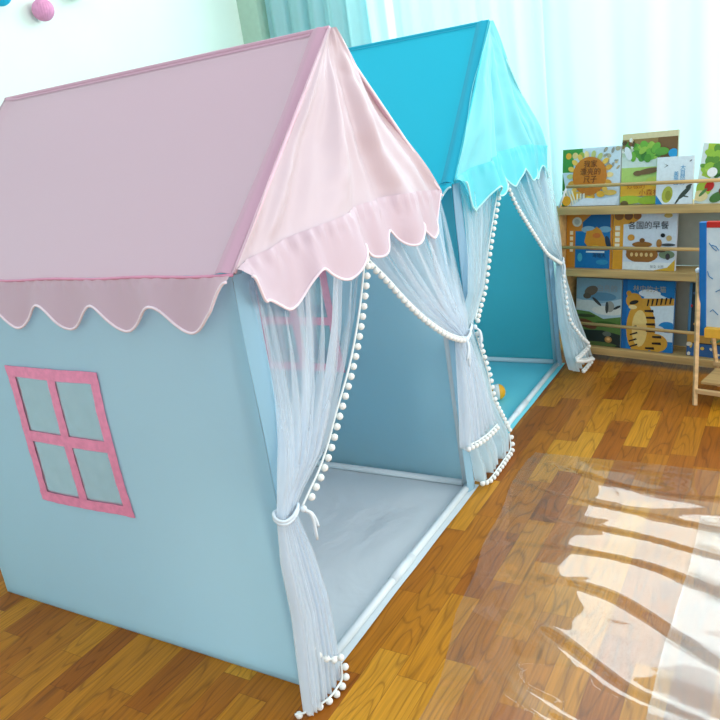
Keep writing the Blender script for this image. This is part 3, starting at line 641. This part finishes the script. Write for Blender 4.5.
book('white picture book with a brown soup tureen and dark title, middle tier', 0.2, 0.282, 0.254, 0.4405, (214, 222, 232), (226, 160, 40),
     [('r', (226, 158, 38), 0, 0.048, 0, 0.254), ('e', (226, 158, 38), 0.05, 0.23, 0.07, 0.03), ('e', (150, 92, 30), 0.026, 0.236, 0.022, 0.018), ('e', (120, 70, 26), 0.070, 0.236, 0.020, 0.018), ('e', (150, 92, 30), 0.110, 0.236, 0.018, 0.016)]
     + [('r', (244, 232, 206), 0.010, 0.032, 0.095+0.026*i, 0.115+0.026*i) for i in range(4)]
     + [('e', (158, 104, 44), 0.135, 0.068, 0.072, 0.036), ('r', (158, 104, 44), 0.065, 0.205, 0.072, 0.09), ('r', (196, 146, 78), 0.06, 0.21, 0.086, 0.094), ('e', (150, 100, 44), 0.135, 0.112, 0.045, 0.013), ('e', (120, 76, 34), 0.135, 0.13, 0.012, 0.01), ('r', (150, 98, 44), 0.085, 0.18, 0.02, 0.034)]
     + [('e', (226, 196, 130), 0.09+0.022*i, 0.068, 0.007, 0.009) for i in range(5)]
     + [('e', (214, 150, 60), 0.085, 0.142, 0.016, 0.014), ('e', (34, 36, 40), 0.225, 0.152, 0.010, 0.009), ('e', (200, 170, 110), 0.252, 0.14, 0.012, 0.012), ('e', (60, 64, 70), 0.25, 0.112, 0.03, 0.006), ('e', (170, 120, 60), 0.21, 0.118, 0.012, 0.018), ('e', (206, 176, 96), 0.245, 0.236, 0.018, 0.01), ('e', (120, 140, 110), 0.245, 0.07, 0.034, 0.018), ('e', (90, 70, 50), 0.22, 0.085, 0.02, 0.006), ('e', (70, 60, 60), 0.25, 0.062, 0.01, 0.014),
        ('r', (232, 236, 236), 0.05, 0.282, 0.0, 0.036), ('p', (214, 168, 50), [(0.19, 0), (0.282, 0), (0.282, 0.05), (0.25, 0.015)])],
     [('各国的早餐', (26, 28, 34), 0.160, 0.182, 0.036, 1.0), ('张文 文图', (120, 124, 130), 0.205, 0.012, 0.014, 1.0)])
# bottom tier
book('picture book of grey birds over a green hill, bottom tier', 0.0, 0.226, 0.318, 0.065, (128, 164, 182), (90, 110, 120),
     [('p', (176, 196, 204), [(0, 0.10), (0.226, 0.10), (0.226, 0.23), (0.12, 0.20), (0, 0.22)]), ('e', (196, 204, 200), 0.06, 0.19, 0.07, 0.025), ('e', (214, 214, 204), 0.16, 0.17, 0.08, 0.022), ('e', (88, 132, 158), 0.13, 0.235, 0.07, 0.02), ('e', (104, 92, 76), 0.075, 0.26, 0.035, 0.022, 0.4), ('e', (90, 80, 66), 0.055, 0.235, 0.02, 0.014), ('e', (60, 60, 58), 0.105, 0.21, 0.03, 0.007, -0.7),
      ('e', (150, 150, 140), 0.17, 0.19, 0.022, 0.026), ('e', (60, 64, 60), 0.156, 0.185, 0.008, 0.028), ('e', (40, 44, 44), 0.205, 0.188, 0.02, 0.006, 0.5), ('p', (88, 122, 56), [(0, 0.0), (0.226, 0.0), (0.226, 0.145), (0.14, 0.13), (0.07, 0.16), (0, 0.165)]), ('e', (110, 66, 40), 0.06, 0.10, 0.05, 0.02, -0.3), ('e', (62, 96, 40), 0.15, 0.105, 0.06, 0.014), ('e', (60, 70, 40), 0.05, 0.14, 0.05, 0.008),
      ('p', (34, 42, 34), [(0, 0.01), (0.226, 0.0), (0.226, 0.06), (0.14, 0.075), (0, 0.07)]), ('e', (80, 100, 50), 0.12, 0.008, 0.09, 0.012), ('e', (96, 104, 92), 0.16, 0.06, 0.022, 0.012), ('e', (176, 128, 70), 0.168, 0.034, 0.018, 0.015), ('e', (226, 180, 110), 0.168, 0.036, 0.009, 0.007)],
     [('白鸟的', (150, 152, 150), 0.155, 0.262, 0.034, 1.0)])
stripes = [('p', (44, 30, 22), [(0.04+dx, z0), (0.075+dx, z0+0.014), (0.078+dx, z0+0.007), (0.042+dx, z0-0.006)]) for dx, z0 in ((-0.005, 0.10), (0.0, 0.07), (-0.003, 0.04), (0.002, 0.015))]
stripes += [('p', (44, 30, 22), [(0.155+dx, z0), (0.115+dx, z0-0.004), (0.116+dx, z0-0.012), (0.158+dx, z0-0.012)]) for dx, z0 in ((-0.010, 0.19), (-0.002, 0.16), (0.0, 0.13), (0.0, 0.10), (0.03, 0.075), (0.03, 0.045), (0.0, 0.02))]
stripes += [('p', (44, 30, 22), [(0.115+0.02*i, 0.205+0.003*i), (0.121+0.02*i, 0.205+0.003*i), (0.127+0.02*i, 0.235+0.003*i), (0.119+0.02*i, 0.236+0.003*i)]) for i in range(6)]
book('blue picture book with a big striped tiger on its cover, bottom tier', 0.23, 0.236, 0.320, 0.065, (28, 118, 186), (20, 90, 150),
     [('r', (22, 100, 166), 0.0, 0.022, 0, 0.32), ('p', (214, 228, 236), [(0.10, 0.05), (0.236, 0.05), (0.236, 0.235), (0.17, 0.26), (0.10, 0.245)]), ('e', (220, 230, 236), 0.125, 0.262, 0.05, 0.018), ('e', (40, 134, 200), 0.21, 0.115, 0.04, 0.025), ('e', (214, 226, 236), 0.16, 0.10, 0.04, 0.02),
      ('p', (214, 158, 56), [(0.09, 0.20), (0.236, 0.215), (0.236, 0.245), (0.09, 0.238)]), ('e', (216, 158, 52), 0.09, 0.10, 0.068, 0.125), ('e', (214, 158, 52), 0.16, 0.04, 0.055, 0.042), ('e', (240, 208, 130), 0.085, 0.10, 0.036, 0.085), ('e', (210, 152, 50), 0.055, 0.225, 0.038, 0.036), ('e', (200, 140, 40), 0.03, 0.258, 0.012, 0.012), ('e', (44, 32, 24), 0.055, 0.218, 0.022, 0.009, 0.3), ('e', (240, 214, 150), 0.05, 0.196, 0.02, 0.01)] + stripes,
     [('林中的大猫', (176, 170, 140), 0.125, 0.272, 0.030, 1.0)])
book('dark picture book with red specks, half hidden behind the easel leg', 0.528, 0.20, 0.318, 0.065, (42, 48, 50), (60, 110, 150),
     [('r', (70, 120, 160), 0.0, 0.012, 0.0, 0.318), ('r', (196, 146, 60), 0.0, 0.2, 0.06, 0.098), ('r', (50, 96, 150), 0.0, 0.2, 0.0, 0.055)] + blobs([(150, 150, 150), (90, 100, 100), (190, 40, 30), (200, 150, 80), (70, 84, 110)], 30, 0.012, 0.19, 0.10, 0.31, 0.005, 0.014) + blobs([(230, 220, 200), (90, 140, 90), (230, 190, 80)], 10, 0.01, 0.19, 0.01, 0.09, 0.006, 0.014))

# ------------------------------------------------------------------ children's easel at the right edge
ez = thing('easel', 'small drawing easel with whiteboard in a blue frame, before the bookshelf', 'easel', (0.612, 1.945, 0), A)
easelw = wood('easel_birch', srgb(214, 178, 128)); boardblue = plain('blue_frame_plastic', srgb(20, 112, 186), rough=0.4); redp = plain('red_plastic', srgb(196, 36, 24), rough=0.4); yelp = plain('yellow_tray', srgb(236, 180, 60), rough=0.5)
k = NT('whiteboard'); p = k.n('ShaderNodeBsdfPrincipled', i_Roughness=0.2); p.inputs['Base Color'].default_value = srgb(206, 220, 226); tc = k.n('ShaderNodeTexCoord'); nz = k.n('ShaderNodeTexNoise', i_Scale=14.0); k.l(tc.outputs['Object'], nz.inputs['Vector'])
k.l(k.ramp(nz.outputs[0], [(0.35, srgb(196, 212, 220)), (0.65, srgb(214, 226, 230))]), p.inputs['Base Color']); k.l(p.outputs[0], k.out.inputs[0]); wbm = k.m
EW = 0.46
bm = bmesh.new(); box(bm, 0.026, EW-0.026, -0.006, 0.006, 0.30, 0.685); wb = obj('whiteboard', bm, wbm, ez)
scrib = plain('marker_ink', srgb(40, 120, 170), rough=0.5); bm = bmesh.new()
for pts in ([(0.035, 0.628), (0.048, 0.61), (0.062, 0.598)], [(0.045, 0.62), (0.06, 0.615), (0.07, 0.60)], [(0.03, 0.52), (0.036, 0.50), (0.05, 0.49)], [(0.06, 0.44), (0.075, 0.45), (0.085, 0.43)], [(0.04, 0.36), (0.05, 0.37), (0.07, 0.35)]):
    tube(bm, [(x, -0.0068, z) for x, z in pts], 0.0018, 5)
obj('marker_scribble', bm, scrib, wb)
for x in (0, EW-0.0258):
    bm = bmesh.new(); box(bm, x, x+0.0258, -0.010, 0.012, 0.262, 0.706, 0.002); obj('frame_side', bm, boardblue, ez)
bm = bmesh.new(); box(bm, 0.0262, EW-0.0262, -0.009, 0.011, 0.6852, 0.708, 0.002); obj('frame_top', bm, redp, ez)['label'] = 'red top bar'
bm = bmesh.new(); box(bm, 0.0262, EW-0.0262, -0.030, 0.011, 0.262, 0.2998, 0.002); obj('tray', bm, yelp, ez)['label'] = 'yellow tray bar'
for sx in (0, 1):
    xs = (lambda x: x) if sx == 0 else (lambda x: EW-x)
    bm = bmesh.new()
    for a, b, r in (((xs(-0.010), 0.016, 0.515), (xs(0.014), -0.092, 0.0), 0.010),):
        tube(bm, [a, b], r, 4)
    obj('leg', bm, easelw, ez)
    bm = bmesh.new(); tube(bm, [(xs(0.012), 0.030, 0.50), (xs(0.030), 0.13, 0.0)], 0.009, 4); obj('leg', bm, easelw, ez)
for y0, y1, z0, z1 in ((-0.090, -0.074, 0.048, 0.066), (0.095, 0.109, 0.10, 0.118)):
    bm = bmesh.new(); box(bm, 0.018, EW-0.018, y0, y1, z0, z1, 0.002); obj('crossbar', bm, easelw, ez)
bm = bmesh.new(); box(bm, 0.03, EW-0.03, -0.073, 0.094, 0.086, 0.094); obj('storage_board', bm, wood('easel_board', srgb(190, 156, 104)), ez)
for bx in (0.0, EW):
    bm = bmesh.new(); sphere(bm, (bx-0.012 if bx == 0 else bx+0.012, 0.014, 0.516), 0.011, 10, 8); obj('leg_cap', bm, framem, ez, smooth=True)

# ------------------------------------------------------------------ honeycomb balls on the left wall
def paper_ball(label, y, z, r, col):
    t = thing('paper_ball', label, 'wall decoration', (-2.0+r+0.003, y, z), 0, 'paper balls on the wall')
    bm = bmesh.new(); n = 48
    grid(bm, lambda u, v: (r*(1+0.02*math.cos(u*2*PI*24))*math.sin(PI*v)*math.cos(2*PI*u), r*(1+0.02*math.cos(u*2*PI*24))*math.sin(PI*v)*math.sin(2*PI*u), -r*math.cos(PI*v)), 96, 24)
    bmesh.ops.remove_doubles(bm, verts=bm.verts, dist=1e-5)
    obj('ball', bm, plain('paper_%d_%d_%d' % col, srgb(*col), rough=0.8, var=0.08, scale=60), t, smooth=True)
    bm = bmesh.new(); tube(bm, [(0, 0, r*0.99), (0, 0, 0.62)], 0.0012, 5); tube(bm, [(-r-0.002, 0, 0.62), (0.003, 0, 0.62)], 0.0025, 6); obj('string', bm, tapem, t)
G = None
paper_ball('pink paper ball hung on the pale wall, middle of three', 1.355, 1.882, 0.046, (222, 150, 186))
paper_ball('bright blue paper ball on the pale wall, leftmost of three', 1.155, 1.935, 0.046, (24, 180, 220))
paper_ball('olive grey paper ball on the pale wall, rightmost of three', 1.575, 1.982, 0.050, (136, 148, 122))

# ------------------------------------------------------------------ clear plastic sheet on the floor
def film(name, tint, haze, gain, rough):
    k = NT(name); fr = k.n('ShaderNodeFresnel'); ge = k.n('ShaderNodeNewGeometry')
    # thin film: the same reflectance from above and from below
    k.l(k.math('SUBTRACT', 1.6, k.math('MULTIPLY', ge.outputs['Backfacing'], 1.6-1/1.6)), fr.inputs['IOR'])
    fac = k.math('MINIMUM', k.math('MULTIPLY', fr.outputs[0], gain), 0.95)
    tr = k.n('ShaderNodeBsdfTransparent'); tr.inputs[0].default_value = tint
    df = k.n('ShaderNodeBsdfDiffuse'); df.inputs[0].default_value = (0.86, 0.86, 0.83, 1)
    m0 = k.n('ShaderNodeMixShader'); m0.inputs[0].default_value = haze; k.l(tr.outputs[0], m0.inputs[1]); k.l(df.outputs[0], m0.inputs[2])
    gl = k.n('ShaderNodeBsdfGlossy', i_Roughness=rough)
    m1 = k.n('ShaderNodeMixShader'); k.l(fac, m1.inputs[0]); k.l(m0.outputs[0], m1.inputs[1]); k.l(gl.outputs[0], m1.inputs[2]); k.l(m1.outputs[0], k.out.inputs[0]); return k.m
def ripple(x, y):
    s = smooth((x-0.14)/0.35)
    ph = (y+0.10*x)/0.185 + 0.22*math.sin(x*5.0+1.0+y*4) + 0.9*noise.noise(Vector((x*1.5, y*2.2, 2.0)))
    fq = ph-math.floor(ph); q = 0.76; lin = lambda t: lerp(t, smooth(t), 0.35); r = (lerp(-1, 1, lin(fq/q)) if fq < q else lerp(1, -1, lin((fq-q)/(1-q))))
    a = 0.0096*(0.35+0.65*s)*(0.6+0.9*abs(noise.noise(Vector((x*1.6+7, y*3.1, 5.0)))))
    return 0.0085 + a*r*0.8 + 0.0025*noise.noise(Vector((x*2.5, y*6, 8))) + 0.0006*noise.noise(Vector((x*5, y*22, 1)))
bm = bmesh.new()
lx = lambda y: 0.13 + 0.16*smooth((1.15-y)/1.4) + 0.02*noise.noise(Vector((y*4, 0, 0)))
grid(bm, lambda u, v: (lerp(lx(lerp(-0.5, 1.30, v)), 1.5, u), lerp(-0.5, 1.30, v), ripple(lerp(0.15, 1.5, u), lerp(-0.5, 1.3, v))), 110, 260)
ps = tag(obj('plastic_sheet', bm, film('clear_vinyl', (0.99, 0.99, 0.985, 1), 0.03, 1.12, 0.03), smooth=True), 'clear rippled plastic sheet spread on the wooden floor, reflecting the window', 'plastic sheet')
bm = bmesh.new()
grid(bm, lambda u, v: (lerp(0.722, 1.48, u)+0.006*math.sin(v*9), lerp(-0.45, 1.0, v), ripple(lerp(0.72, 1.5, u), lerp(-0.45, 1.0, v))*0.6+0.011+0.0015*noise.noise(Vector((u*5, v*7, 3)))), 40, 90)
q = obj('folded_layer', bm, film('milky_vinyl', (0.95, 0.95, 0.93, 1), 0.16, 0.9, 0.12), ps, smooth=True); q['label'] = 'milky folded-over layer'
